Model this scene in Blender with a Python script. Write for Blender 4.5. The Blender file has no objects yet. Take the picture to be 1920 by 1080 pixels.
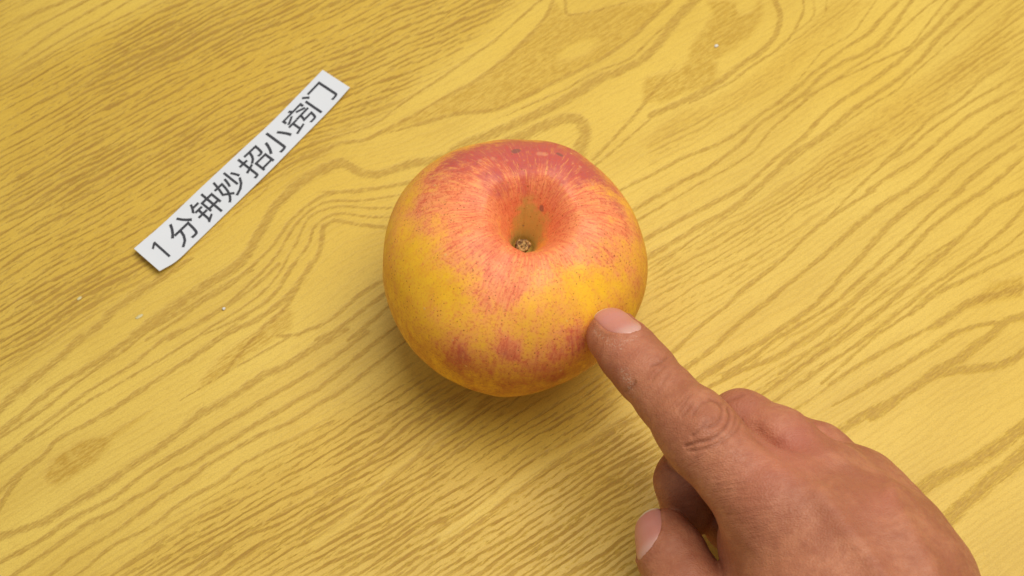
import bpy, bmesh, math, random
import numpy as np
from mathutils import Vector, Matrix

random.seed(7)
rng = np.random.default_rng(7)
S = bpy.context.scene
COL = S.collection

# ------------------------------------------------------------------ camera
PITCH = math.radians(60.0)          # looking down on the table
FPX = 3850.0                        # focal length in pixels of a 1920 wide frame
DIST = 0.671
FW = np.array([0.0, math.cos(PITCH), -math.sin(PITCH)])
UP = np.array([0.0, math.sin(PITCH), math.cos(PITCH)])
RT = np.array([1.0, 0.0, 0.0])
CAM = -FW * DIST
cd = bpy.data.cameras.new("camera")
cam = bpy.data.objects.new("camera", cd)
COL.objects.link(cam)
cam.matrix_world = Matrix(((RT[0], UP[0], -FW[0], CAM[0]), (RT[1], UP[1], -FW[1], CAM[1]),
                           (RT[2], UP[2], -FW[2], CAM[2]), (0, 0, 0, 1)))
cd.sensor_width = 36.0
cd.lens = 36.0 * FPX / 1920.0
cd.clip_start = 0.01
cd.clip_end = 50.0
cd.dof.use_dof = True
cd.dof.focus_distance = 0.610
cd.dof.aperture_fstop = 22.0
S.camera = cam

# ------------------------------------------------------------------ room light
w = bpy.data.worlds.new("World")
S.world = w
w.use_nodes = True
bg = w.node_tree.nodes["Background"]
bg.inputs[0].default_value = (0.97, 0.98, 1.0, 1)
bg.inputs[1].default_value = 0.33


def area(name, loc, target, size, power, color):
    ld = bpy.data.lights.new(name, 'AREA')
    ld.shape = 'RECTANGLE'
    ld.size, ld.size_y = size
    ld.energy = power
    ld.color = color
    o = bpy.data.objects.new(name, ld)
    COL.objects.link(o)
    o.location = loc
    o.rotation_euler = (Vector(target) - Vector(loc)).to_track_quat('-Z', 'Y').to_euler()
    return o


area("ceiling_light", (0.16, 0.07, 0.72), (0.04, 0.0, 0.0), (0.56, 0.54), 5.5, (1.0, 0.975, 0.93))

S.view_settings.view_transform = 'Standard'
S.view_settings.look = 'None'
S.view_settings.exposure = 0.0
S.view_settings.gamma = 1.0

# ------------------------------------------------------------------ helpers


def at(px, py, z=0.0):
    d = FW + RT * ((px - 960.0) / FPX) + UP * ((540.0 - py) / FPX)
    return CAM + d * ((z - CAM[2]) / d[2])


def project(P):
    Q = np.asarray(P) - CAM
    dep = Q @ FW
    return np.stack([960 + FPX * (Q @ RT) / dep, 540 - FPX * (Q @ UP) / dep], -1)


def link(name, me, mats=(), parent=None):
    o = bpy.data.objects.new(name, me)
    COL.objects.link(o)
    for m in (mats if isinstance(mats, (list, tuple)) else [mats]):
        me.materials.append(m)
    if parent:
        o.parent = parent
    return o


def tag(o, label=None, cat=None, group=None, kind=None):
    for k, v in (("label", label), ("category", cat), ("group", group), ("kind", kind)):
        if v:
            o[k] = v
    return o


def thing(name, loc, label, cat):
    o = bpy.data.objects.new(name, None)
    COL.objects.link(o)
    o.empty_display_size = 0.01
    o.location = loc
    return tag(o, label, cat)


def np_mesh(name, V, F, smooth=True):
    """V (n,3), F (m,4) quads or (m,3) triangles"""
    me = bpy.data.meshes.new(name)
    V = np.ascontiguousarray(V, dtype=np.float32)
    F = np.ascontiguousarray(F, dtype=np.int32)
    k = F.shape[1]
    me.vertices.add(len(V))
    me.vertices.foreach_set("co", V.ravel())
    me.loops.add(F.size)
    me.loops.foreach_set("vertex_index", F.ravel())
    me.polygons.add(len(F))
    me.polygons.foreach_set("loop_start", np.arange(0, F.size, k, dtype=np.int32))
    me.polygons.foreach_set("loop_total", np.full(len(F), k, dtype=np.int32))
    me.polygons.foreach_set("use_smooth", np.full(len(F), smooth, dtype=bool))
    me.update(calc_edges=True)
    me.validate()
    return me


def attr(me, name, a):
    a = np.ascontiguousarray(a, dtype=np.float32)
    if a.ndim == 1:
        me.attributes.new(name, 'FLOAT', 'POINT').data.foreach_set("value", a)
    else:
        me.attributes.new(name, 'FLOAT_VECTOR', 'POINT').data.foreach_set("vector", a.ravel())


def grid_faces(nu, nv, wrap=False):
    i = np.arange(nu if wrap else nu - 1)
    j = np.arange(nv - 1)
    I, J = np.meshgrid(i, j, indexing='ij')
    I2 = (I + 1) % nu
    return np.stack([I * nv + J, I2 * nv + J, I2 * nv + J + 1, I * nv + J + 1], -1).reshape(-1, 4)


def catmull(P, step):
    P = np.asarray(P, float)
    if len(P) < 3:
        n = max(2, int(np.linalg.norm(P[-1] - P[0]) / step))
        t = np.linspace(0, 1, n)[:, None]
        return P[0] * (1 - t) + P[-1] * t
    Q = np.vstack([2 * P[0] - P[1], P, 2 * P[-1] - P[-2]])
    out = []
    for i in range(len(P) - 1):
        p0, p1, p2, p3 = Q[i:i + 4]
        n = max(1, int(np.linalg.norm(p2 - p1) / step))
        t = (np.arange(n) / n)[:, None]
        out.append(0.5 * ((2 * p1) + (-p0 + p2) * t + (2 * p0 - 5 * p1 + 4 * p2 - p3) * t ** 2 + (-p0 + 3 * p1 - 3 * p2 + p3) * t ** 3))
    out.append(P[-1:])
    return np.vstack(out)


def sstep(a, b, x):
    t = np.clip((x - a) / (b - a), 0, 1)
    return t * t * (3 - 2 * t)


def vnoise(P, seed=0):
    """smooth value noise on (n,3) points, 0..1"""
    P = np.asarray(P, float)
    i = np.floor(P).astype(np.int64)
    f = P - i
    f = f * f * (3 - 2 * f)
    r = 0
    for dx in (0, 1):
        for dy in (0, 1):
            for dz in (0, 1):
                h = (i[:, 0] + dx) * 374761393 + (i[:, 1] + dy) * 668265263 + (i[:, 2] + dz) * 2147483647 + seed * 974711
                h = (h ^ (h >> 13)) * 1274126177
                h = (h ^ (h >> 16)) & 0xffff
                wgt = (f[:, 0] if dx else 1 - f[:, 0]) * (f[:, 1] if dy else 1 - f[:, 1]) * (f[:, 2] if dz else 1 - f[:, 2])
                r = r + wgt * h / 65535.0
    return r


class NT:
    """small node-tree builder"""

    def __init__(self, name):
        self.m = bpy.data.materials.new(name)
        self.m.use_nodes = True
        self.t = self.m.node_tree
        self.p = self.t.nodes["Principled BSDF"]

    def n(self, kind, **kw):
        nd = self.t.nodes.new(kind)
        for k, v in kw.items():
            setattr(nd, k, v)
        return nd

    def put(self, sock, v):
        if hasattr(v, "is_output"):
            self.t.links.new(v, sock)
        elif isinstance(v, (tuple, list)) and len(v) == 3 and sock.type == 'RGBA':
            sock.default_value = (*v, 1)
        else:
            sock.default_value = v

    def at(self, name, vec=False):
        nd = self.n('ShaderNodeAttribute', attribute_name=name)
        return nd.outputs['Vector' if vec else 'Fac']

    def math(self, op, a, b=0.0, c=0.0, clamp=False):
        nd = self.n('ShaderNodeMath', operation=op, use_clamp=clamp)
        for s, v in zip(nd.inputs, (a, b, c)):
            self.put(s, v)
        return nd.outputs[0]

    def vmath(self, op, a, b=None, scale=None):
        nd = self.n('ShaderNodeVectorMath', operation=op)
        self.put(nd.inputs[0], a)
        if b is not None:
            self.put(nd.inputs[1], b)
        if scale is not None:
            self.put(nd.inputs['Scale'], scale)
        return nd.outputs[0]

    def mapr(self, v, a, b, c=0.0, d=1.0, smooth=True):
        nd = self.n('ShaderNodeMapRange', interpolation_type='SMOOTHSTEP' if smooth else 'LINEAR')
        for s, x in zip(nd.inputs, (v, a, b, c, d)):
            self.put(s, x)
        return nd.outputs[0]

    def noise(self, vec, scale, detail=2.0, rough=0.5):
        nd = self.n('ShaderNodeTexNoise')
        self.put(nd.inputs['Vector'], vec)
        nd.inputs['Scale'].default_value = scale
        nd.inputs['Detail'].default_value = detail
        nd.inputs['Roughness'].default_value = rough
        return nd.outputs['Fac']

    def voro(self, vec, scale, feature='F1', out='Distance', rand=1.0):
        nd = self.n('ShaderNodeTexVoronoi', feature=feature)
        self.put(nd.inputs['Vector'], vec)
        nd.inputs['Scale'].default_value = scale
        nd.inputs['Randomness'].default_value = rand
        return nd.outputs[out]

    def mix(self, f, a, b, blend='MIX'):
        nd = self.n('ShaderNodeMix', data_type='RGBA', blend_type=blend)
        self.put(nd.inputs[0], f)
        self.put(nd.inputs[6], a)
        self.put(nd.inputs[7], b)
        return nd.outputs[2]

    def mapping(self, vec, rot=(0, 0, 0), scale=(1, 1, 1)):
        nd = self.n('ShaderNodeMapping')
        self.put(nd.inputs['Vector'], vec)
        nd.inputs['Rotation'].default_value = rot
        nd.inputs['Scale'].default_value = scale
        return nd.outputs[0]

    def obj(self):
        return self.n('ShaderNodeTexCoord').outputs['Object']

    def bump(self, h, strength, dist, normal=None):
        nd = self.n('ShaderNodeBump')
        self.put(nd.inputs['Height'], h)
        nd.inputs['Strength'].default_value = strength
        nd.inputs['Distance'].default_value = dist
        if normal is not None:
            self.put(nd.inputs['Normal'], normal)
        return nd.outputs[0]

    def out(self, **kw):
        for k, v in kw.items():
            self.put(self.p.inputs[k.replace('_', ' ')], v)
        return self.m


# ================================================================== table
# growth-ring lines of the printed wood: (crop offset x, y), list of (width px, strength, points in 3x crop px)
RINGS = [
 ((640, 0), [
  (6, .8, [(1120,0),(960,140),(860,230),(700,340),(560,440),(480,490),(330,590),(230,670),(120,725),(0,760),(-150,800)]),
  (8, .8, [(1190,0),(1160,80),(1070,190),(930,320),(760,450),(560,560),(420,640),(250,730),(120,790),(0,805),(-100,850),(-210,890)]),
  (9, .85, [(1850,0),(1760,90),(1620,220),(1440,340),(1200,460),(1000,560),(850,620),(640,640),(500,680)]),
  (16, .9, [(1990,0),(1900,90),(1820,200),(1700,330),(1560,400),(1440,450),(1260,560),(1100,640),(950,710),(800,770),(680,820),(560,890),(400,920),(280,960),(180,985),(80,960),(0,915),(-100,950),(-220,1020),(-300,1090),(-380,1170),(-430,1260),(-480,1340),(-520,1420),(-600,1500),(-720,1580),(-860,1670),(-1000,1770),(-1140,1870)]),
  (6, .7, [(1760,200),(1620,330),(1440,400),(1260,500),(1080,580)]),
  (20, .85, [(900,815),(1000,775),(1140,705),(1280,665),(1350,685),(1370,740),(1350,820),(1330,880)]),
  (8, .7, [(1720,560),(1640,660),(1540,770),(1430,880)]),
  (6, .7, [(1920,580),(1780,640),(1680,720),(1540,840),(1440,920)]),
  (7, .6, [(460,1000),(300,1040),(150,1060),(0,1075),(-80,1080)]),
  (7, .7, [(1260,0),(1270,80),(1390,70),(1560,25),(1640,0)]),
 ]),
 ((1280, 0), [
  (10, .9, [(520,0),(550,90),(520,200),(440,290),(320,370),(220,450),(120,510),(0,570),(-160,640)]),
  (6, .75, [(680,0),(680,60),(640,150),(560,260),(420,350),(300,440),(200,500),(60,570)]),
  (5, .6, [(735,0),(740,80),(690,140),(600,210),(500,300)]),
  (5, .6, [(810,0),(800,80),(720,160),(620,230)]),
  (5, .6, [(1090,0),(1000,130),(940,200),(780,290),(740,340)]),
  (8, .8, [(1220,0),(1130,90),(1040,190),(900,280),(760,390),(680,460),(560,560),(430,650),(260,780),(100,850),(0,890),(-110,950),(-230,1010)]),
  (9, .8, [(1290,0),(1210,110),(1120,230),(1000,310),(900,350),(780,430),(680,530),(560,610),(430,700),(350,790),(250,870),(120,960),(0,1020),(-120,1090),(-240,1160)]),
  (6, .7, [(1420,0),(1310,90),(1200,200),(1100,290),(960,380),(830,470),(700,540)]),
  (6, .75, [(1440,60),(1350,170),(1280,260),(1150,320),(1000,390),(850,460),(760,510),(600,640),(480,750),(400,850),(250,950),(100,1030),(0,1090),(-120,1160),(-240,1230)]),
  (8, .9, [(1560,10),(1480,90),(1400,180),(1310,260),(1220,340),(1100,430),(980,510),(860,590),(760,680),(680,770),(560,860),(480,930),(380,1020),(290,1080),(120,1170),(0,1230),(-150,1310),(-260,1380)]),
  (9, .9, [(1690,0),(1560,110),(1430,220),(1360,310),(1230,430),(1100,520),(980,600),(860,700),(750,790),(600,880),(540,950),(440,1040),(390,1080),(250,1190),(130,1250),(0,1330),(-150,1420),(-260,1490)]),
  (5, .7, [(1780,0),(1640,110),(1520,220),(1420,310),(1280,430),(1200,510),(1060,590),(920,690),(840,750),(720,830),(560,950),(420,1080),(300,1180),(140,1290),(0,1390),(-150,1490)]),
  (7, .8, [(1920,300),(1800,370),(1680,450),(1560,560),(1400,660),(1300,760),(1140,910)]),
  (6, .8, [(1920,400),(1800,470),(1640,560),(1500,660),(1380,740),(1280,830),(1150,910),(1000,1040),(960,1080)]),
  (8, .85, [(1920,490),(1760,570),(1600,660),(1480,760),(1340,880),(1180,980),(1060,1060)]),
  (8, .85, [(1920,590),(1780,660),(1640,770),(1500,860),(1370,990),(1250,1080)]),
  (8, .85, [(1920,690),(1820,760),(1690,840),(1600,900),(1500,990),(1390,1080)]),
  (8, .85, [(1920,790),(1800,870),(1690,950),(1580,1040),(1540,1080)]),
  (9, .85, [(1920,880),(1820,970),(1690,1080)]),
 ]),
 ((1280, 360), [
  (8, .85, [(1060,0),(960,60),(830,140),(720,230),(640,300),(560,380),(430,480),(330,560),(250,640),(140,720),(0,850),(-80,920)]),
  (10, .85, [(1250,0),(1130,70),(1000,170),(900,260),(800,350),(680,450),(580,530),(460,630),(330,730),(220,830),(120,920),(20,990)]),
  (10, .9, [(1400,0),(1300,70),(1200,150),(1100,250),(1000,370),(900,470),(810,570),(700,670),(580,750),(480,820),(400,870),(250,950),(100,1050)]),
  (8, .8, [(1560,0),(1420,100),(1310,210),(1200,310),(1100,400),(960,530),(860,620),(740,700),(620,770),(520,830),(380,940),(250,1020)]),
  (9, .8, [(1680,0),(1560,80),(1450,160),(1360,240),(1270,340),(1160,440),(1040,540),(920,650),(800,750),(650,850),(500,940),(340,1000),(200,1070)]),
  (9, .85, [(1900,0),(1760,70),(1640,180),(1520,300),(1430,380),(1320,480),(1220,570),(1100,680),(980,760),(860,850),(700,960),(560,1060)]),
  (6, .7, [(1640,190),(1500,290),(1380,360),(1280,450),(1140,560),(1020,660),(880,790),(740,880),(560,1010)]),
  (8, .8, [(1920,90),(1860,160),(1740,270),(1620,370),(1500,460),(1380,540),(1250,650),(1120,750),(980,860),(840,950),(700,1050)]),
  (6, .7, [(1920,220),(1800,320),(1640,400),(1520,480),(1400,570),(1260,690),(1100,800),(960,920),(800,1060)]),
  (9, .75, [(1920,330),(1760,410),(1600,490),(1450,560),(1300,670)]),
  (16, .8, [(1920,540),(1760,580),(1620,620),(1530,680),(1440,740)]),
  (9, .75, [(1530,680),(1440,740),(1300,810),(1180,870),(1000,970),(850,1070)]),
  (10, .8, [(1810,735),(1700,740),(1620,765),(1520,800),(1430,860),(1350,910),(1200,1000),(1060,1080)]),
  (15, .85, [(1920,700),(1820,730),(1740,800),(1640,870),(1560,940),(1440,990),(1350,1060),(1240,1140),(1080,1250)]),
  (6, .6, [(480,1080),(320,1180),(200,1270)]),
  (6, .6, [(640,1080),(500,1190),(380,1280)]),
  (6, .6, [(840,1080),(700,1180),(560,1270)]),
 ]),
 ((1280, 720), [
  (20, .8, [(1920,240),(1806,330),(1660,425),(1500,500),(1416,540),(1335,597),(1250,660)]),
  (24, .8, [(1920,393),(1820,483),(1740,530),(1660,615),(1578,680),(1500,760),(1400,860)]),
  (14, .8, [(1920,-180),(1800,-110),(1446,-60),(1350,-12),(1185,93),(1040,165),(890,260)]),
 ]),
 ((240, 280), [
  (6, .5, [(1080,-10),(940,80),(820,170),(740,260),(640,330),(560,400),(430,480)]),
  (7, .8, [(1640,180),(1500,200),(1400,220),(1280,240),(1180,240),(1080,270),(980,340),(900,420),(830,520),(760,600),(660,690),(540,790),(400,870),(280,960),(120,1060)]),
  (6, .8, [(1560,250),(1420,275),(1280,290),(1150,290),(1060,320),(970,390),(910,470),(860,560),(800,640),(680,760),(540,880),(380,980),(250,1060)]),
  (6, .7, [(1520,330),(1350,330),(1200,320),(1100,340),(1020,380),(980,450),(940,540),(900,600),(860,680),(760,800),(600,920),(430,1020)]),
  (6, .75, [(1500,380),(1350,380),(1200,360),(1100,390),(1040,450),(1020,530),(960,610),(900,680),(840,790),(760,860),(620,970),(500,1060)]),
  (9, .75, [(1450,440),(1280,420),(1160,400),(1100,430),(1090,510),(1080,570),(1040,640),(970,740),(920,830),(860,920),(760,1000),(700,1070)]),
  (8, .8, [(1430,740),(1300,820),(1200,910),(1100,980),(950,1040),(860,1050)]),
  (8, .8, [(1440,820),(1300,920),(1180,1010),(1080,1060)]),
  (8, .8, [(1470,880),(1380,960),(1260,1060)]),
 ]),
 ((0, 500), [
  (16, .75, [(870,90),(750,170),(640,240),(560,330),(420,430),(340,510),(220,610),(100,700),(0,800)]),
  (10, .85, [(1300,0),(1200,80),(1080,160),(960,240),(800,350),(700,430),(580,510),(450,590),(330,660),(230,740),(100,850),(0,930)]),
  (7, .8, [(1400,30),(1250,110),(1100,200),(960,290),(820,370),(700,470),(560,560),(420,660),(300,760),(160,860),(0,960)]),
  (7, .8, [(1550,0),(1420,120),(1250,240),(1100,330),(950,390),(830,480),(700,580),(560,660),(440,740),(320,830),(200,920),(60,1040),(-40,1100)]),
  (6, .75, [(1650,0),(1540,160),(1400,260),(1240,340),(1100,400),(960,490),(820,570),(700,640),(560,720),(440,790),(330,870),(260,920),(120,1010),(0,1100)]),
  (9, .85, [(1740,0),(1680,90),(1600,180),(1440,300),(1270,380),(1100,500),(970,580),(860,650),(740,730),(620,810),(500,880),(380,940),(300,990),(240,1070),(140,1140),(0,1260)]),
  (6, .7, [(1640,390),(1480,480),(1300,580),(1200,640)]),
  (14, .8, [(1920,360),(1760,460),(1600,560),(1480,610),(1350,700),(1240,770),(1120,830),(1020,920),(920,1000),(740,1120),(620,1210),(500,1280),(380,1350),(260,1430),(120,1480),(0,1520)]),
  (9, .85, [(2050,380),(1920,480),(1760,590),(1620,670),(1500,740),(1380,820),(1200,920),(1080,1000),(960,1070),(840,1140),(740,1220),(640,1300),(520,1360),(400,1420),(260,1520),(140,1590),(0,1660)]),
  (9, .85, [(2060,470),(1920,580),(1800,680),(1660,760),(1500,850),(1340,950),(1200,1030),(1080,1110),(960,1160),(860,1240),(760,1300),(640,1380),(500,1440),(400,1510),(260,1610),(100,1720)]),
  (8, .8, [(2100,560),(1920,700),(1780,780),(1640,870),(1440,960),(1280,1050),(1160,1120),(1060,1200),(920,1290),(800,1380),(680,1470),(560,1540),(440,1610),(300,1720)]),
 ]),
 ((0, 720), [
  (10, .8, [(110,520),(40,620),(-20,720)]),
  (8, .75, [(1650,310),(1500,380),(1350,460),(1240,550),(1100,620),(980,700),(880,780),(760,850),(650,900),(560,970),(440,1070)]),
  (7, .75, [(1920,560),(1760,640),(1600,720),(1460,800),(1330,870),(1200,960),(1060,1070)]),
  (6, .7, [(1280,680),(1140,740),(1000,820),(880,900),(760,980),(640,1070)]),
  (5, .6, [(1340,790),(1140,900),(960,960),(860,1010),(760,1080)]),
  (7, .7, [(1920,640),(1760,730),(1620,830),(1480,900),(1340,1000),(1220,1080)]),
 ]),
 ((600, 720), [
  (8, .8, [(960,70),(860,160),(740,240),(620,320),(540,420),(420,520),(330,590),(220,680),(100,760)]),
  (7, .75, [(830,40),(720,120),(560,200),(440,280),(360,350),(280,440),(140,540),(0,610)]),
  (10, .7, [(1700,230),(1500,340),(1320,450),(1180,560),(1050,650),(900,780),(760,860)]),
  (6, .7, [(1560,180),(1420,300),(1280,380),(1150,460),(1000,590),(860,700),(700,800)]),
  (6, .65, [(1100,90),(1000,180),(880,280),(760,380),(640,500),(520,600)]),
 ]),
 ((0, 0), [
  (9, .85, [(150,10),(0,90)]),
  (9, .9, [(380,0),(220,65),(100,120),(0,170)]),
  (7, .8, [(490,0),(330,85),(200,155),(90,225),(0,265)]),
  (7, .85, [(620,0),(440,100),(280,200),(160,285),(80,340),(0,380)]),
  (6, .75, [(720,10),(540,120),(380,205),(240,290),(100,375),(0,440)]),
  (6, .75, [(870,0),(700,90),(500,180),(340,270),(200,360),(80,440),(0,490)]),
 ]),
]
# brown areas filled with short fibres (full-frame pixels): strength, polygon
PATCHES = [
 (.75, [(1040,0),(1062,30),(1103,23),(1160,8),(1260,0),(1226,30),(1173,76),(1120,113),(1040,153),(973,190),(926,210),(840,213),(773,233),(723,247),(680,263),(780,213),(826,187),(893,150),(950,107),(997,63),(1027,27)]),
 (.8, [(1205,190),(1203,160),(1213,143),(1273,130),(1290,110),(1293,87),(1320,50),(1337,27),(1323,0),(1380,0),(1390,27),(1413,20),(1423,0),(1432,7),(1427,40),(1403,73),(1343,113),(1350,140),(1340,157),(1300,170),(1240,193)]),
 (.34, [(1557,0),(1640,0),(1613,33),(1567,77),(1513,107),(1467,157),(1380,200),(1280,233),(1220,280),(1200,270),(1280,200),(1363,167),(1467,97),(1513,53)]),
 (.30, [(1880,33),(1920,7),(1920,83),(1880,110),(1813,173),(1747,220),(1680,267),(1613,320),(1513,370),(1480,360),(1547,283),(1630,217),(1713,157),(1780,110)]),
 (.75, [(535,570),(550,586),(545,617),(500,646),(450,680),(377,730),(373,713),(407,673),(450,637),(500,607)]),
 (.9, [(80,893),(100,857),(130,837),(160,823),(200,817),(250,786),(283,770),(240,803),(210,823),(200,843),(180,867),(143,890),(107,910),(87,907)]),
 (.75, [(1920,513),(1860,527),(1833,553),(1793,573),(1813,580),(1860,567),(1920,557)]),
 (.18, [(200,150),(420,110),(560,30),(640,20),(500,120),(330,190),(230,240),(100,300),(0,340),(0,260)]),
]
HOLES = [((1083, 93), 46, 16), ((1393, 13), 14, 16)]
# areas of dense fine lines (full-frame pixels): strength, polygon
FINE = [
 (.95, [(-60,170),(330,-20),(1010,-40),(940,45),(860,115),(790,165),(715,225),(640,250),(600,300),(470,380),(350,480),(290,520),(200,580),(60,680),(-60,760)]),
 (.55, [(1640,-20),(1580,60),(1500,120),(1440,180),(1340,250),(1220,320),(1190,300),(1240,230),(1330,190),(1440,120),(1520,50),(1570,-20)]),
 (.60, [(1930,0),(1920,90),(1850,150),(1760,210),(1660,300),(1590,370),(1520,430),(1420,530),(1290,620),(1200,640),(1200,480),(1320,420),(1430,360),(1520,290),(1620,220),(1730,140),(1830,50)]),
 (.95, [(1120,690),(1060,740),(960,745),(860,720),(760,680),(700,720),(600,790),(500,850),(420,900),(300,990),(170,1090),(1220,1100),(1250,840)]),
 (.45, [(1280,700),(1400,640),(1530,560),(1700,480),(1850,430),(1750,560),(1640,640),(1500,720),(1420,760)]),
]
LIGHT_BANDS = [(14, [(1190,745),(1166,770),(1100,827),(1033,863),(967,907),(893,963),(830,1010)]),
               (13, [(890,755),(800,835),(740,880),(700,925),(650,975),(590,1020)])]

GS = 0.00065
gx0, gx1, gy0, gy1 = -0.185, 0.185, -0.125, 0.155
gx = np.arange(gx0, gx1, GS)
gy = np.arange(gy0, gy1, GS)
NX, NY = len(gx), len(gy)


def table_xy(P):
    return np.array([at(px, py)[:2] for px, py in P])


def add_line(field, P, width, strength, soft=2.2):
    width = np.broadcast_to(width, (len(P),))
    for k in range(len(P) - 1):
        a, b = P[k], P[k + 1]
        R = 0.5 * (width[k] + width[k + 1]) * soft
        lo = np.minimum(a, b) - R
        hi = np.maximum(a, b) + R
        i0, i1 = np.searchsorted(gx, [lo[0], hi[0]])
        j0, j1 = np.searchsorted(gy, [lo[1], hi[1]])
        if i1 <= i0 or j1 <= j0:
            continue
        X, Y = np.meshgrid(gx[i0:i1], gy[j0:j1], indexing='ij')
        ab = b - a
        t = np.clip(((X - a[0]) * ab[0] + (Y - a[1]) * ab[1]) / max(ab @ ab, 1e-12), 0, 1)
        d = np.hypot(X - a[0] - t * ab[0], Y - a[1] - t * ab[1])
        v = strength * np.clip(1 - d / R, 0, 1)
        field[i0:i1, j0:j1] = np.maximum(field[i0:i1, j0:j1], v)


def poly_mask(P):
    """soft inside mask of a polygon on the table grid"""
    P = np.asarray(P)
    X, Y = np.meshgrid(gx, gy, indexing='ij')
    ins = np.zeros(X.shape, bool)
    d = np.full(X.shape, 1e9)
    n = len(P)
    for k in range(n):
        a, b = P[k], P[(k + 1) % n]
        cross = ((a[1] > Y) != (b[1] > Y)) & (X < (b[0] - a[0]) * (Y - a[1]) / (b[1] - a[1] + 1e-15) + a[0])
        ins ^= cross
        ab = b - a
        t = np.clip(((X - a[0]) * ab[0] + (Y - a[1]) * ab[1]) / max(ab @ ab, 1e-12), 0, 1)
        d = np.minimum(d, np.hypot(X - a[0] - t * ab[0], Y - a[1] - t * ab[1]))
    return np.where(ins, d, -d)


PXM = 0.000172          # metres on the table per full-frame pixel, about
ring = np.zeros((NX, NY))
ori_p, ori_t = [], []
ALLR = [np.array([(ox + x / 3.0, oy + y / 3.0) for x, y in pts]) for (ox, oy), rows in RINGS for _, _, pts in rows]
ALLC = [catmull(q, 6.0) for q in ALLR]
li = -1
for (ox, oy), rows in RINGS:
    for wd, st, pts in rows:
        li += 1
        others = np.vstack([q for n_, q in enumerate(ALLC) if n_ != li])
        P = np.array([(ox + x / 3.0, oy + y / 3.0) for x, y in pts])
        def ext(a, b):      # lines that leave the frame run on past its edge, the others die away
            dv = (a - b) / np.linalg.norm(a - b)
            edge = a[0] < 20 or a[0] > 1900 or a[1] < 20 or a[1] > 1060
            joins = np.hypot(*(others - a).T).min() < 15
            return a + dv * (160 if edge else 8 if joins else 85), edge or joins
        e0, b0 = ext(P[0], P[1])
        e1, b1 = ext(P[-1], P[-2])
        P = catmull(np.array([e0] + list(P) + [e1]), 12.0)
        sl_ = np.concatenate([[0], np.cumsum(np.linalg.norm(np.diff(P, axis=0), axis=1))])
        tap = np.ones(len(P))
        if not b0:
            tap = np.minimum(tap, 0.25 + 0.75 * np.clip(sl_ / 90, 0, 1))
        if not b1:
            tap = np.minimum(tap, 0.25 + 0.75 * np.clip((sl_[-1] - sl_) / 90, 0, 1))
        tap = tap * (0.85 + 0.4 * vnoise(np.stack([sl_ / 60, np.full(len(P), len(ori_p) * 3.1), 0 * sl_], -1), 5))
        Q = table_xy(P)
        add_line(ring, Q, (wd - 1.5) * PXM * 0.50 * tap, st)
        T = np.diff(Q, axis=0)
        ori_p.append((Q[:-1] + Q[1:]) / 2)
        ori_t.append(np.arctan2(T[:, 1], T[:, 0]))
ori_p = np.vstack(ori_p)
ori_t = np.concatenate(ori_t)

patch = np.zeros((NX, NY))
for st, P in PATCHES:
    patch = np.maximum(patch, st * sstep(-0.0012, 0.0016, poly_mask(table_xy(P))))
XX, YY = np.meshgrid(gx, gy, indexing='ij')
for (hx, hy), a, b in HOLES:
    c = at(hx, hy)
    cs, sn = math.cos(0.5), math.sin(0.5)
    u = ((XX - c[0]) * cs + (YY - c[1]) * sn) / (a * PXM)
    v = (-(XX - c[0]) * sn + (YY - c[1]) * cs) / (b * PXM * 1.15)
    patch *= sstep(0.55, 1.35, np.hypot(u, v))
fine = np.full((NX, NY), 0.15)
for st, P in FINE:
    fine = np.maximum(fine, st * sstep(-0.006, 0.009, poly_mask(table_xy(P))))
lightb = np.zeros((NX, NY))
for wd, P in LIGHT_BANDS:
    add_line(lightb, table_xy(catmull(P, 12.0)), wd * PXM * 0.9, 1.0, 1.3)
fine *= 1 - 0.7 * np.clip(lightb * 1.4, 0, 1)

bx = np.minimum(XX - gx0, gx1 - XX)
by = np.minimum(YY - gy0, gy1 - YY)
rim = sstep(0.0, 0.020, np.minimum(bx, by))
ring *= rim
patch *= rim
fine = fine * rim + 0.55 * (1 - rim)

# flow coordinate of the fine lines: orientation smoothed from the traced rings, then a Poisson solve
cs_ = 0.004
cx = np.arange(-0.32, 0.32, cs_)
cy = np.arange(-0.26, 0.28, cs_)
CX, CY = np.meshgrid(cx, cy, indexing='ij')
base_dir = math.atan2(math.tan(math.radians(30.5)), math.sin(PITCH))
c2 = 0.6 * math.cos(2 * base_dir) * np.ones(CX.shape)
s2 = 0.6 * math.sin(2 * base_dir) * np.ones(CX.shape)
ct, stn = np.cos(2 * ori_t), np.sin(2 * ori_t)
sig2 = 2 * 0.011 ** 2
for i in range(len(cx)):
    d2 = (CX[i][:, None] - ori_p[None, :, 0]) ** 2 + (CY[i][:, None] - ori_p[None, :, 1]) ** 2
    wt = np.exp(-d2 / sig2)
    c2[i] += wt @ ct
    s2[i] += wt @ stn
th = 0.5 * np.arctan2(s2, c2)
th = np.where(th < base_dir - math.pi / 2, th + math.pi, th)
th = np.where(th > base_dir + math.pi / 2, th - math.pi, th)
gxn, gyn = -np.sin(th), np.cos(th)           # gradient of h: across the grain
h = CX * -math.sin(base_dir) + CY * math.cos(base_dir)
div = np.zeros(CX.shape)
div[1:-1, 1:-1] = (gxn[2:, 1:-1] - gxn[:-2, 1:-1] + gyn[1:-1, 2:] - gyn[1:-1, :-2]) / (2 * cs_)
for it in range(700):
    h[1:-1, 1:-1] = 0.25 * (h[2:, 1:-1] + h[:-2, 1:-1] + h[1:-1, 2:] + h[1:-1, :-2] - cs_ ** 2 * div[1:-1, 1:-1])


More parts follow.
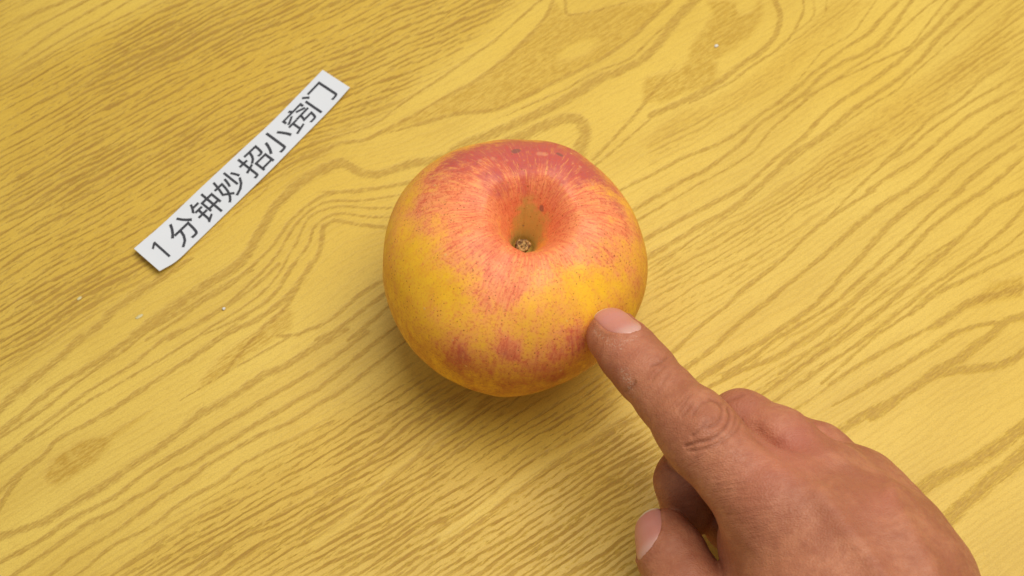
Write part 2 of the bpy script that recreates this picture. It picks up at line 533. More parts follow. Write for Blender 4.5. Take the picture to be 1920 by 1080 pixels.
def bilin(F, X, Y):
    u = np.clip((X - cx[0]) / cs_, 0, len(cx) - 1.001)
    v = np.clip((Y - cy[0]) / cs_, 0, len(cy) - 1.001)
    i, j = u.astype(int), v.astype(int)
    fu, fv = u - i, v - j
    fu, fv = fu, fv
    return (F[i, j] * (1 - fu) * (1 - fv) + F[i + 1, j] * fu * (1 - fv) + F[i, j + 1] * (1 - fu) * fv + F[i + 1, j + 1] * fu * fv)


# the table board: dense mesh where the grain was traced, stretching to the board's edge
def stretch(g, lo, hi, n=14):
    t = (np.arange(1, n + 1) / n) ** 2.2
    return np.concatenate([(g[0] - (g[0] - lo) * t)[::-1], g, g[-1] + (hi - g[-1]) * t]), n


fx, padn = stretch(gx, -0.70, 0.70)
fy, _ = stretch(gy, -0.40, 0.45)
TX, TY = np.meshgrid(fx, fy, indexing='ij')


def pad(F, fill):
    return np.pad(F, padn, constant_values=fill)


edge_in = pad(np.ones((NX, NY)), 0)
hh = bilin(h, TX, TY)
far = sstep(0.20, 0.29, np.maximum(np.abs(TX) * 0.95, np.abs(TY - 0.01)))
hh = hh * (1 - far) + (TX * -math.sin(base_dir) + TY * math.cos(base_dir)) * far
top = np.stack([TX, TY, np.zeros_like(TX)], -1).reshape(-1, 3)
nfx, nfy = len(fx), len(fy)
Fq = grid_faces(nfx, nfy)
# sides and underside
ring_i = np.concatenate([np.arange(nfx) * nfy, (nfx - 1) * nfy + np.arange(1, nfy), (np.arange(nfx - 1)[::-1]) * nfy + nfy - 1, np.arange(1, nfy - 1)[::-1]])
low = top[ring_i].copy()
low[:, 2] = -0.025
n0 = len(top)
m = len(ring_i)
k = np.arange(m)
side = np.stack([ring_i[(k + 1) % m], ring_i[k], n0 + k, n0 + (k + 1) % m], -1)
tab = np_mesh("table", np.vstack([top, low]), np.vstack([Fq, side]))
bm = bmesh.new()
bm.from_mesh(tab)
bm.verts.ensure_lookup_table()
bm.faces.new([bm.verts[n0 + i] for i in range(m)])
bmesh.ops.recalc_face_normals(bm, faces=bm.faces)
for e in bm.edges:
    if len(e.link_faces) == 2 and e.link_faces[0].normal.dot(e.link_faces[1].normal) < 0.5:
        e.smooth = False
bm.to_mesh(tab)
bm.free()
z = np.zeros(m)
for nm, F, fill in (("ring", ring, 0), ("patch", patch, 0), ("fine", fine, 0.55)):
    attr(tab, nm, np.concatenate([pad(F, fill).ravel(), z]))
attr(tab, "across", np.concatenate([hh.ravel(), hh.ravel()[ring_i]]))

T = NT("yellow_wood_laminate")
oc = T.obj()
# fibre coordinates: x along the grain
fib = T.mapping(oc, rot=(0, 0, -math.radians(38.0)), scale=(1, 1, 1))
fibs = T.mapping(fib, scale=(300, 1600, 1))
fibl = T.mapping(fib, scale=(70, 1000, 1))
f1 = T.noise(fibs, 1.0, 3.0, 0.65)
f2 = T.noise(fibl, 1.0, 2.0, 0.55)
big = T.noise(T.mapping(fib, scale=(14, 45, 1)), 1.0, 2.0)
ringa = T.at("ring")
# ragged ring edges
rag = T.math('ADD', T.math('MULTIPLY', T.math('SUBTRACT', f1, 0.5), 1.35), T.math('MULTIPLY', T.math('SUBTRACT', f2, 0.5), 0.55))
ringd = T.mapr(T.math('ADD', ringa, T.math('MULTIPLY', rag, T.mapr(ringa, 0.05, 0.4))), 0.14, 0.70)
# fine lines
ac = T.at("across")
wob = T.math('MULTIPLY', T.math('SUBTRACT', T.noise(T.mapping(fib, scale=(40, 130, 1)), 1.0, 2.0), 0.5), 0.0042)
ph = T.math('MULTIPLY', T.math('ADD', ac, wob), 2 * math.pi / 0.00205)
sn_ = T.math('SINE', ph)
ph2 = T.math('MULTIPLY', T.math('ADD', ac, T.math('MULTIPLY', wob, 1.7)), 2 * math.pi / 0.0033)
sn2 = T.math('SINE', ph2)
fl = T.math('ADD', T.math('MULTIPLY', sn_, 0.29), T.math('MULTIPLY', sn2, 0.16))
fl = T.math('ADD', fl, T.math('MULTIPLY', rag, 1.5))
fl = T.math('ADD', fl, T.math('MULTIPLY', T.math('SUBTRACT', big, 0.5), 1.1))
fined = T.math('MULTIPLY', T.mapr(fl, -0.04, 0.42), T.at("fine"))
patchd = T.math('MULTIPLY', T.at("patch"), T.mapr(rag, -0.14, 0.15, 0.40, 1.05))
dark0 = T.math('MAXIMUM', T.math('MULTIPLY', ringd, T.mapr(f1, 0.38, 0.60, 0.24, 0.68)), T.math('MULTIPLY', fined, 0.88), clamp=True)
dark = T.math('MAXIMUM', dark0, patchd, clamp=True)
mott = T.noise(oc, 9.0, 2.0)
lightc = T.mix(T.mapr(mott, 0.3, 0.7), (0.820, 0.580, 0.112), (0.770, 0.510, 0.074))
lightc = T.mix(T.math('MULTIPLY', T.mapr(big, 0.35, 0.7), 0.45), lightc, (0.660, 0.425, 0.062))
lightc = T.mix(T.math('MULTIPLY', T.at("fine"), T.mapr(f2, 0.3, 0.7, 0.38, 0.66)), lightc, (0.580, 0.335, 0.030))
darkc = T.mix(T.mapr(f2, 0.3, 0.7), (0.500, 0.280, 0.040), (0.410, 0.210, 0.024))
lightc = T.mix(T.mapr(ringa, 0.0, 0.75, 0.0, 0.30), lightc, (0.560, 0.330, 0.040))
colr = T.mix(T.math('MULTIPLY', patchd, 0.95, clamp=True), lightc, (0.560, 0.320, 0.030))
colr = T.mix(T.mapr(f1, 0.42, 0.64, 0.0, 0.09), colr, darkc)
colr = T.mix(T.math('MULTIPLY', dark0, 0.95), colr, darkc)
colr = T.mix(T.mapr(T.noise(oc, 1900.0, 2.0, 0.7), 0.35, 0.75, 0.0, 0.22), colr, (0.25, 0.13, 0.02))
hgt = T.math('ADD', T.math('MULTIPLY', dark, -1.0), T.math('MULTIPLY', T.math('MULTIPLY', f1, dark), 1.2))
nb = T.bump(hgt, 1.0, 0.0006)
nb = T.bump(T.noise(oc, 1700.0, 2.0), 0.10, 0.0002, nb)
T.out(Base_Color=colr, Roughness=T.mapr(dark, 0.0, 1.0, 0.41, 0.52, False), Specular_IOR_Level=0.30, Normal=nb)
table = link("table", tab, T.m)
tag(table, "yellow wood grain table top under the apple and the paper strip", None, None, "structure")

# ================================================================== apple
HSC = 0.985
TILT = math.radians(8.0)
AC = at(966, 502, 0.032)
AX, AY = AC[0], AC[1]
prof = catmull([(0.01, 7), (6, 4), (12, 0.8), (17, 0.0), (24, 2.0), (31.5, 7.6), (37.6, 17), (40.5, 27), (40.9, 34.5), (39.3, 42.2), (35.3, 50.0),
                (30.4, 55.9), (25.8, 59.2), (21.0, 61.0), (15.0, 61.4), (12.2, 60.0), (9.8, 57.0), (7.9, 53.6), (6.3, 50.2), (4.9, 46.8), (3.6, 43.3), (3.0, 40.8), (2.0, 39.6), (0.01, 39.3)], 0.05)
seg = np.concatenate([[0], np.cumsum(np.linalg.norm(np.diff(prof, axis=0), axis=1))])
NV_A, NU_A = 430, 640
sv = np.linspace(0, seg[-1], NV_A)
pr = np.interp(sv, seg, prof[:, 0]) * 0.001
pz = np.interp(sv, seg, prof[:, 1]) * 0.001 * HSC
phi = np.arange(NU_A) / NU_A * 2 * math.pi
PH, R_ = np.meshgrid(phi, pr, indexing='ij')
_, Z_ = np.meshgrid(phi, pz, indexing='ij')
_, SV = np.meshgrid(phi, sv, indexing='ij')
lob = 1 + 0.007 * np.cos(5 * PH + 0.6) * sstep(0.0, 0.03, R_) + 0.004 * np.cos(2 * PH + 0.5) + 0.003 * np.cos(3 * PH - 0.8)
topness = sstep(0.042, 0.061, Z_)
inner = (SV > sv[-1] * 0.60).astype(float)
Zs = Z_ + 0.0016 * np.cos(PH - 1.2) * topness + 0.0011 * np.cos(5 * PH + 0.6) * topness * sstep(0.006, 0.02, R_)
shift = sstep(0.033, 0.008, R_) * (SV > sv[-1] * 0.45)
# furrows running into the stem cavity
fur = np.zeros_like(R_)
for f0, fw, fd in ((1.75, 0.10, 1.0), (2.5, 0.13, .8), (0.9, 0.12, .6), (4.6, 0.16, .9), (3.6, 0.1, .5), (5.6, 0.12, .5)):
    dphi = np.angle(np.exp(1j * (PH - f0)))
    fur += fd * np.exp(-(dphi / fw) ** 2)
cavw = sstep(0.017, 0.010, R_) * sstep(0.002, 0.006, R_) * inner
Xa = R_ * lob * np.cos(PH) + shift * 0.0010
Ya = R_ * lob * np.sin(PH) + shift * 0.0005
Za = Zs - 0.0008 * fur * cavw
VA = np.stack([Xa, Ya, Za], -1).reshape(-1, 3)
nz = vnoise(VA * 55, 3) - 0.5 + 0.4 * (vnoise(VA * 140, 5) - 0.5)
rad = VA - np.array([0, 0, 0.034])
VA = VA + rad / np.linalg.norm(rad, axis=1)[:, None] * (0.0011 * nz)[:, None] * (sstep(0.003, 0.010, R_)).reshape(-1)[:, None]
VA = np.stack([VA[:, 0] * math.cos(TILT) + (VA[:, 2] - 0.032) * math.sin(TILT), VA[:, 1], (VA[:, 2] - 0.032) * math.cos(TILT) - VA[:, 0] * math.sin(TILT)], -1)
VA[:, 0] -= 0.0030 * sstep(0.004, -0.030, VA[:, 2])
zmin_a = VA[:, 2].min()
VA[:, 2] -= zmin_a
FA = grid_faces(NU_A, NV_A, wrap=True)
apm = np_mesh("apple", VA, FA)
apple_world = VA + np.array([AX, AY, 0.0])
nrm = np.zeros(len(VA) * 3, dtype=np.float32)
apm.vertices.foreach_get("normal", nrm)
nrm = nrm.reshape(-1, 3)
ppx = project(apple_world)
facing = np.einsum('ij,ij->i', nrm, CAM - apple_world) > 0
depth_a = (apple_world - CAM) @ FW


def apple_point(px, py):
    d = np.hypot(ppx[:, 0] - px, ppx[:, 1] - py) + np.where(facing, 0, 1e6)
    near = np.where(d < d.min() + 3.0)[0]
    return VA[near[np.argmin(depth_a[near])]]


def dabs(rows, warp):
    f = np.zeros(len(VA))
    for px, py, r, a in rows:
        c = apple_point(px, py)
        d = np.linalg.norm(VA - c, axis=1) / (r * 0.001)
        f += a * np.exp(-(d * (1 + warp)) ** 2 * 1.1)
    return f


wp = 0.5 * (vnoise(VA * 160, 11) - 0.5) + 0.35 * (vnoise(VA * 420, 12) - 0.5)
blush = dabs([(985, 320, 20, 1.0), (870, 390, 17, .85), (1090, 380, 19, .9), (985, 440, 19, .55), (850, 470, 12, .22), (1130, 470, 12, .25), (960, 505, 9, .7), (890, 490, 8, .5), (945, 550, 7, .45),
              (1040, 480, 9, .5), (1180, 430, 9, .5), (810, 350, 11, .6), (1195, 540, 8, .35), (960, 600, 9, .22),
              (870, 675, 7, .70), (835, 645, 6, .38), (952, 665, 2.8, .85), (945, 640, 2.6, .45), (1005, 680, 7, .55), (1080, 640, 10, .7), (900, 640, 14, .22),
              (930, 710, 11, .25), (1060, 700, 10, .4), (990, 730, 10, .25), (790, 610, 7, .2), (905, 610, 5, .22),
              (1110, 510, 9, -.45), (765, 490, 11, -.5), (800, 560, 10, -.3), (1050, 560, 8, -.25), (850, 540, 7, -.25), (1180, 500, 6, -.25),
              (1010, 345, 2.5, -.22), (990, 330, 2.2, -.3), (1035, 310, 2.6, -.3)], wp)
deep = dabs([(970, 280, 10, .9), (1060, 292, 9, .8), (1120, 325, 8, .7), (1155, 375, 7, .5), (850, 305, 9, .6), (900, 285, 8, .6),
             (925, 335, 3.5, .35), (1095, 330, 3, .5), (950, 668, 2.2, .45), (1085, 650, 7, .5), (875, 680, 5, .42), (860, 665, 3, .3), (1010, 690, 4, .3), (900, 470, 4, .2), (870, 500, 4, .25),
             (1010, 250, 20, .6)], wp)
stemp = apple_point(985, 462)
dst = np.linalg.norm((VA - stemp) * np.array([1, 1, 0.5]), axis=1)
ang = np.arctan2(VA[:, 1] - stemp[1], VA[:, 0] - stemp[0])
rays = 0
for f0, fw, ln in ((1.72, .5, 4.0), (0.35, .45, 3.0), (0.95, .3, 2.0), (4.7, .22, 4.2), (2.6, .3, 1.5), (3.6, .2, 1.0), (1.35, .35, 2.5)):
    rays = rays + ln * np.exp(-(np.angle(np.exp(1j * (ang - f0))) / fw) ** 2)
russ = sstep(3.4, -3.0, dst * 1000 - (5.5 + rays + 3.0 * (vnoise(VA * 700, 21) - 0.5))) * (VA[:, 2] > 0.035)
scar = dabs([(967, 283, 1.3, 1.3), (973, 281, .9, 1.0), (1046, 287, .8, 1.1), (1052, 291, .8, 1.1), (1014, 398, 1.0, 1.0), (1016, 392, .8, .8),
             (981, 428, .6, .9), (1027, 459, .5, .8)], 0 * wp)
pale = dabs([(900, 300, 1.2, .8), (925, 296, 1.6, .7), (1008, 287, 1.5, .8), (1022, 289, 1.3, .8), (1090, 312, 1.0, .9), (1112, 345, 1.1, .8), (1040, 315, 1.3, .6),
             (1030, 330, 1.2, .5), (812, 348, .8, .8), (1135, 340, 1.0, .8), (952, 300, .9, .7), (1052, 345, .8, .8), (880, 320, .9, .5), (860, 330, .8, .5), (1075, 305, .9, .7)], wp)
for nm, a in (("blush", blush), ("deep", deep), ("russet", russ), ("scar", scar), ("pale", pale)):
    attr(apm, nm, a)
attr(apm, "streak", np.stack([np.cos(PH) * 1.0, np.sin(PH) * 1.0, SV * 0.007], -1).reshape(-1, 3))

A = NT("apple_skin")
oc = A.obj()
st = A.at("streak", True)
s1 = A.noise(st, 13.0, 3.0, 0.6)
s2_ = A.noise(st, 34.0, 2.0, 0.6)
m1 = A.noise(oc, 150.0, 3.0, 0.6)
m2 = A.noise(oc, 900.0, 2.0, 0.7)
var = A.math('ADD', A.math('MULTIPLY', A.math('SUBTRACT', s1, 0.5), 0.65), A.math('MULTIPLY', A.math('SUBTRACT', s2_, 0.5), 0.45))
var = A.math('ADD', var, A.math('MULTIPLY', A.math('SUBTRACT', m1, 0.5), 1.15))
var = A.math('ADD', var, A.math('MULTIPLY', A.math('SUBTRACT', m2, 0.5), 0.9))
bl = A.at("blush")
blm = A.mapr(A.math('ADD', bl, var), -0.38, 0.72)
blr = A.mapr(A.math('ADD', bl, A.math('MULTIPLY', var, 1.2)), 0.30, 1.15)
dpm = A.mapr(A.math('ADD', A.at("deep"), A.math('MULTIPLY', var, 0.9)), 0.05, 1.25)
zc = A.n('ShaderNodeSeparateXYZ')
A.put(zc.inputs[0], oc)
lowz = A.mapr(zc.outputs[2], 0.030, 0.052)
yel = A.mix(A.mapr(m1, 0.3, 0.7), (0.940, 0.520, 0.026), (0.860, 0.460, 0.030))
yel = A.mix(A.mapr(s1, 0.42, 0.75, 0.0, 0.6), yel, (0.82, 0.36, 0.025))
stip = A.noise(oc, 1300.0, 2.0, 0.7)
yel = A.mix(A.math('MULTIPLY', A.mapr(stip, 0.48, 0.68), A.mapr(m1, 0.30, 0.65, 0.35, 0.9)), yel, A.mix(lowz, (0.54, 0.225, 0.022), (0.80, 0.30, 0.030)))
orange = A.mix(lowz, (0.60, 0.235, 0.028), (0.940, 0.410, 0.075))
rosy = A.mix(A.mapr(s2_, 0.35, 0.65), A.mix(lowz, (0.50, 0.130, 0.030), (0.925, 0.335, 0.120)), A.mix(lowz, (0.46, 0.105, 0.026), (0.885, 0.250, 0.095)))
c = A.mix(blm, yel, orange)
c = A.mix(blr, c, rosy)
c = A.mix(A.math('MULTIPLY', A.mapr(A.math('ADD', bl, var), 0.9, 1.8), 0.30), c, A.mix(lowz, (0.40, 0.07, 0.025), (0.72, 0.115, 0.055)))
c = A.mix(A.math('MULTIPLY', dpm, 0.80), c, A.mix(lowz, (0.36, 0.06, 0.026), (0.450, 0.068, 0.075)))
c = A.mix(A.math('MULTIPLY', A.mapr(stip, 0.50, 0.66), A.math('MULTIPLY', blm, 0.55)), c, (0.62, 0.11, 0.04))
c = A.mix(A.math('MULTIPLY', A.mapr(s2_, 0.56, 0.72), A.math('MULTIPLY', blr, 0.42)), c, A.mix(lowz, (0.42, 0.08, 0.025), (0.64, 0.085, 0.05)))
c = A.mix(A.math('MULTIPLY', A.mapr(s2_, 0.44, 0.28), A.math('MULTIPLY', blr, 0.40)), c, (0.90, 0.42, 0.09))
# russet in the cavity, pale flecks, lenticels, scars
c = A.mix(A.mapr(A.math('ADD', A.at("russet"), A.math('MULTIPLY', A.math('SUBTRACT', m2, 0.5), 0.5)), 0.05, 1.1, 0.0, 0.80), c, A.mix(m1, (0.56, 0.44, 0.095), (0.50, 0.34, 0.060)))
c = A.mix(A.mapr(A.at("pale"), 0.35, 0.9, 0.0, 0.5), c, (0.80, 0.36, 0.16))
sp = A.voro(oc, 1050.0)
spr = A.n('ShaderNodeTexVoronoi')
A.put(spr.inputs['Vector'], oc)
spr.inputs['Scale'].default_value = 1050.0
keep = A.mapr(A.n('ShaderNodeSeparateColor').outputs[0], 0, 1)
sepc = A.n('ShaderNodeSeparateColor')
A.put(sepc.inputs[0], spr.outputs['Color'])
size = A.mapr(sepc.outputs[0], 0.35, 1.0, 0.0, 0.30, False)
dots = A.math('MULTIPLY', A.math('SUBTRACT', 1.0, A.mapr(A.math('SUBTRACT', sp, size), -0.08, 0.05)), A.mapr(sepc.outputs[0], 0.4, 0.45))
c = A.mix(A.math('MULTIPLY', dots, A.mapr(m1, 0.35, 0.65, 0.35, 0.8)), c, (0.36, 0.10, 0.016))
vo2 = A.n('ShaderNodeTexVoronoi')
A.put(vo2.inputs['Vector'], oc)
vo2.inputs['Scale'].default_value = 240.0
sep2 = A.n('ShaderNodeSeparateColor')
A.put(sep2.inputs[0], vo2.outputs['Color'])
pd = A.math('MULTIPLY', A.math('SUBTRACT', 1.0, A.mapr(vo2.outputs['Distance'], 0.06, 0.13)), A.mapr(sep2.outputs[1], 0.62, 0.66))
c = A.mix(A.math('MULTIPLY', pd, 0.55), c, (0.82, 0.52, 0.16))
c = A.mix(A.mapr(A.at("scar"), 0.35, 0.9, 0.0, 0.65), c, (0.20, 0.10, 0.07))
bh = A.math('ADD', A.math('MULTIPLY', m2, 0.5), A.math('MULTIPLY', pd, 0.6))
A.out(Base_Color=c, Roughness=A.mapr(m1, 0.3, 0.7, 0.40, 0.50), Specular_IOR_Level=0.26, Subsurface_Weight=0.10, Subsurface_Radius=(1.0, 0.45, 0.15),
      Subsurface_Scale=0.003, Normal=A.bump(bh, 0.22, 0.0003))
apple = thing("apple", (AX, AY, 0.0006), "red and yellow apple standing on the wood table, touched by a fingertip", "apple")
link("peel", apm, A.m, apple)

# the dry stem stub in its cavity
sx, sy = 0.0006, 0.0006
bm = bmesh.new()
NR, NS = 14, 26
rows = []
zz = np.linspace(0.0385, 0.0448, NR)
for i, zv in enumerate(zz):
    t = i / (NR - 1)
    rr = 0.00175 + 0.0006 * t ** 2
    cx_, cy_ = sx - 0.0003 + 0.0003 * t, sy - 0.0011 * t
    rows.append([bm.verts.new((cx_ + rr * (1 + 0.10 * math.sin(3 * a + 1) + 0.07 * math.sin(7 * a)) * math.cos(a),
                               cy_ + rr * (1 + 0.10 * math.sin(3 * a + 1) + 0.07 * math.sin(7 * a)) * math.sin(a), zv + (0.0004 * math.sin(2 * a) * t))) for a in [2 * math.pi * q / NS for q in range(NS)]])
# broken end: rim, sunken pith and a few ragged lumps
for q, (fr, dz) in enumerate(((0.86, .0004), (0.70, .0003), (0.52, -.0006), (0.34, -.0002), (0.18, .0003))):
    rows.append([bm.verts.new((sx + 0.0021 * fr * math.cos(a), sy - 0.0011 + 0.0021 * fr * math.sin(a),
                               zz[-1] + dz + 0.00035 * math.sin(3 * a + q * 1.7) + 0.00025 * math.sin(5 * a - q))) for a in [2 * math.pi * s / NS for s in range(NS)]])
for a, b in zip(rows[:-1], rows[1:]):
    for s in range(NS):
        bm.faces.new((a[s], a[(s + 1) % NS], b[(s + 1) % NS], b[s]))
bm.faces.new(rows[-1])
bm.faces.new(rows[0][::-1])
for f in bm.faces:
    f.smooth = True
for v in bm.verts:
    x_, z_ = v.co.x, v.co.z * HSC - 0.032
    v.co.x = x_ * math.cos(TILT) + z_ * math.sin(TILT)
    v.co.z = z_ * math.cos(TILT) - x_ * math.sin(TILT) - zmin_a
sme = bpy.data.meshes.new("stem")
bm.to_mesh(sme)
bm.free()
ST = NT("dry_stem")
oc = ST.obj()
n1 = ST.noise(oc, 900.0, 3.0, 0.6)
ST.out(Base_Color=ST.mix(ST.mapr(n1, 0.38, 0.62), (0.11, 0.045, 0.012), (0.50, 0.30, 0.09)), Roughness=0.7, Normal=ST.bump(n1, 0.8, 0.0005))
link("stem", sme, ST.m, apple)

# ================================================================== paper strip
ub = catmull([(251, 466), (308, 417), (382, 347), (455, 279), (510, 228), (563, 174), (605, 131)], 2.0)
lb = catmull([(299, 508), (331, 489), (366, 456), (432, 392), (498, 328), (564, 261), (619, 205), (656, 164)], 2.0)


def resample(P, n):
    s = np.concatenate([[0], np.cumsum(np.linalg.norm(np.diff(P, axis=0), axis=1))])
    q = np.linspace(0, s[-1], n)
    return np.stack([np.interp(q, s, P[:, i]) for i in range(2)], -1)


NL, NW = 90, 10
U, L = resample(ub, NL), resample(lb, NL)


def strip_z(t, v):
    return (0.0006 + 0.0024 * np.clip((0.24 - t) / 0.24, 0, 1) ** 1.8 + 0.0012 * np.clip((t - 0.8) / 0.2, 0, 1) ** 2
            + 0.0002 * np.sin(t * 9.0) ** 2 + 0.0004 * (1 - v) * sstep(0.1, 0.5, t))


def strip_pt(t, v, lift=0.0):
    """t along the strip, v across: 0 lower edge, 1 upper edge"""
    k = np.clip(t, 0, 1) * (NL - 1)
    i = min(int(k), NL - 2)
    f = k - i
    u = U[i] * (1 - f) + U[i + 1] * f
    l = L[i] * (1 - f) + L[i + 1] * f
    p = l * (1 - v) + u * v
    q = at(p[0], p[1], float(strip_z(t, v)))
    return q + np.array([0, 0, lift])


G = np.array([[strip_pt(i / (NL - 1), j / (NW - 1)) for j in range(NW)] for i in range(NL)])
low = G.copy()
low[..., 2] -= 0.00028
Vp = np.vstack([G.reshape(-1, 3), low.reshape(-1, 3)])
Fp = grid_faces(NL, NW)
nt = NL * NW
per = np.concatenate([np.arange(NL) * NW, (NL - 1) * NW + np.arange(1, NW), np.arange(NL - 1)[::-1] * NW + NW - 1, np.arange(1, NW - 1)[::-1]])
k = np.arange(len(per))
Fs = np.stack([per[(k + 1) % len(per)], per[k], nt + per[k], nt + per[(k + 1) % len(per)]], -1)
pm_ = np_mesh("paper_strip", Vp, np.vstack([Fp, (Fp + nt)[:, ::-1], Fs]), smooth=False)
P_ = NT("white_paper")
oc = P_.obj()
P_.out(Base_Color=P_.mix(P_.noise(oc, 60.0, 3.0), (0.68, 0.69, 0.70), (0.74, 0.75, 0.755)), Roughness=0.85, Specular_IOR_Level=0.2,
       Normal=P_.bump(P_.noise(oc, 500.0, 3.0), 0.15, 0.0004))
strip = thing("paper_strip", (0, 0, 0), "white paper strip printed with black Chinese characters, one end curling up", "paper strip")
link("paper", pm_, P_.m, strip)

I_ = NT("black_print")
oc = I_.obj()
I_.out(Base_Color=I_.mix(I_.noise(oc, 900.0, 2.0), (0.045, 0.045, 0.050), (0.08, 0.08, 0.085)), Roughness=0.75, Specular_IOR_Level=0.1)
chars = [("1", .060, .0), ("\u5206", .180, 0), ("\u949f", .305, 0), ("\u5999", .427, 0), ("\u62db", .556, 0), ("\u5c0f", .671, 0), ("\u7a8d", .792, 0), ("\u95e8", .905, 0)]
for ch, tc, _ in chars:
    cu = bpy.data.curves.new("printed_character", 'FONT')
    cu.body = ch
    cu.size = 1.0
    cu.resolution_u = 3
    cu.offset = 0.005
    cu.fill_mode = 'FRONT'
    tmp = bpy.data.objects.new("printed_character", cu)
    COL.objects.link(tmp)
    dg = bpy.context.evaluated_depsgraph_get()
    dg.update()
    me = bpy.data.meshes.new_from_object(tmp.evaluated_get(dg))
    me.name = "printed_character"
    if ch == "1":       # a one with its flag and no foot
        me.clear_geometry()
        me.from_pydata([(x, y, 0) for x, y in ((.0, .0), (.085, .0), (.085, .72), (.015, .72), (-.17, .585), (-.135, .53), (.0, .62))], [], [(0, 1, 2, 3, 6), (3, 4, 5, 6)])
    bpy.data.objects.remove(tmp)
    bpy.data.curves.remove(cu)
    bm = bmesh.new()
    bm.from_mesh(me)
    bmesh.ops.triangulate(bm, faces=bm.faces)
    co = np.array([v.co[:] for v in bm.verts])
    lo, hi = co.min(0), co.max(0)
    mid = (lo + hi) / 2
    sc_t, sc_v = 0.120, 0.80        # strip length per em, strip width per em
    if ch == "1":
        sc_v, sc_t = 0.80, 0.115
    for v in bm.verts:
        t = tc + (v.co.x - mid[0]) * sc_t
        vv = 0.49 + (v.co.y - mid[1]) * sc_v
        v.co = Vector(strip_pt(t, vv, 0.00010))
    bmesh.ops.recalc_face_normals(bm, faces=bm.faces)
    bm.normal_update()
    for f in bm.faces:
        if f.normal.z < 0:
            f.normal_flip()
    bm.to_mesh(me)
    bm.free()
    me.materials.clear()
    link("printed_character", me, I_.m, strip)

# ================================================================== hand
# joints: frame pixel x, y, height above the table (m), radius (m)


def J(px, py, z, r):
    return (*at(px, py, z), r)


IDX = [J(1151, 632, .0490, .0081), J(1180, 664, .0525, .0086), J(1210, 698, .0545, .0087), J(1250, 745, .057, .0088), J(1298, 797, .0600, .0106), J(1325, 830, .061, .0109),
       J(1385, 890, .0605, .0112), J(1460, 960, .0590, .0140), J(1545, 1030, .0560, .0175)]
MID = [J(1290, 958, .0200, .0082), J(1286, 900, .0270, .0090), J(1330, 838, .0390, .0090), J(1388, 792, .0450, .0092), J(1460, 835, .0490, .0105), J(1548, 912, .0520, .0120), J(1632, 998, .0520, .0155)]
RING = [J(1370, 985, .0160, .0080), J(1400, 900, .0200, .0090), J(1480, 836, .0300, .0092), J(1530, 860, .0340, .0102), J(1600, 925, .0380, .0122), J(1664, 1020, .0410, .0155)]
LIT = [J(1470, 985, .0150, .0075), J(1500, 930, .0170, .0082), J(1560, 905, .0230, .0085), J(1622, 965, .0270, .0110), J(1672, 1062, .0320, .0140)]
THB = [J(1246, 1008, .0270, .0086), J(1262, 1045, .0285, .0098), J(1290, 1100, .0300, .0104), J(1350, 1190, .0330, .0120), J(1480, 1260, .0400, .0170)]
PALM = [(RING[4], RING[5]), (LIT[3], LIT[4]), (J(1460, 960, .0590, .0140), J(1640, 1150, .0540, .0190)), (J(1548, 915, .0520, .0120), J(1676, 1115, .0520, .0190)),
        (J(1605, 960, .0390, .0130), J(1694, 1120, .0450, .0190)), (J(1450, 1020, .0400, .0160), J(1580, 1240, .0480, .0200)),
        (J(1625, 1110, .0520, .0240), J(1715, 1330, .0560, .0270)), (J(1560, 1180, .0500, .0230), J(1720, 1360, .0560, .0260)),
        (J(1740, 1340, .0560, .0270), J(1850, 1540, .0600, .0265)), (J(1690, 1370, .0560, .0250), J(1800, 1560, .0590, .0260)), (J(1825, 1550, .0600, .0280), J(2040, 1900, .0680, .0350))]


def cone(P, a, b):
    a3, b3 = np.array(a[:3]), np.array(b[:3])
    ab = b3 - a3
    t = np.clip(((P - a3) @ ab) / (ab @ ab), 0, 1)
    return np.linalg.norm(P - a3 - t[:, None] * ab, axis=1) - (a[3] + (b[3] - a[3]) * t)


def smin(a, b, k):
    hq = np.clip(0.5 + 0.5 * (b - a) / k, 0, 1)
    return b + (a - b) * hq - k * hq * (1 - hq)


def chain(P, ch, k=0.002):
    d = cone(P, ch[0], ch[1])
    for a, b in zip(ch[1:-1], ch[2:]):
        d = smin(d, cone(P, a, b), k)
    return d


def hand_sdf(P):
    palm = cone(P, *PALM[0])
    for a, b in PALM[1:]:
        palm = smin(palm, cone(P, a, b), 0.012)
    palm = smin(palm, cone(P, THB[3], THB[4]), 0.010)
    d = smin(palm, chain(P, IDX, 0.003), 0.006)
    d = smin(d, chain(P, MID, 0.003), 0.0022)
    d = smin(d, chain(P, RING, 0.003), 0.0018)
    d = smin(d, chain(P, LIT, 0.003), 0.0018)
    d = smin(d, chain(P, THB, 0.003), 0.0014)
    return d


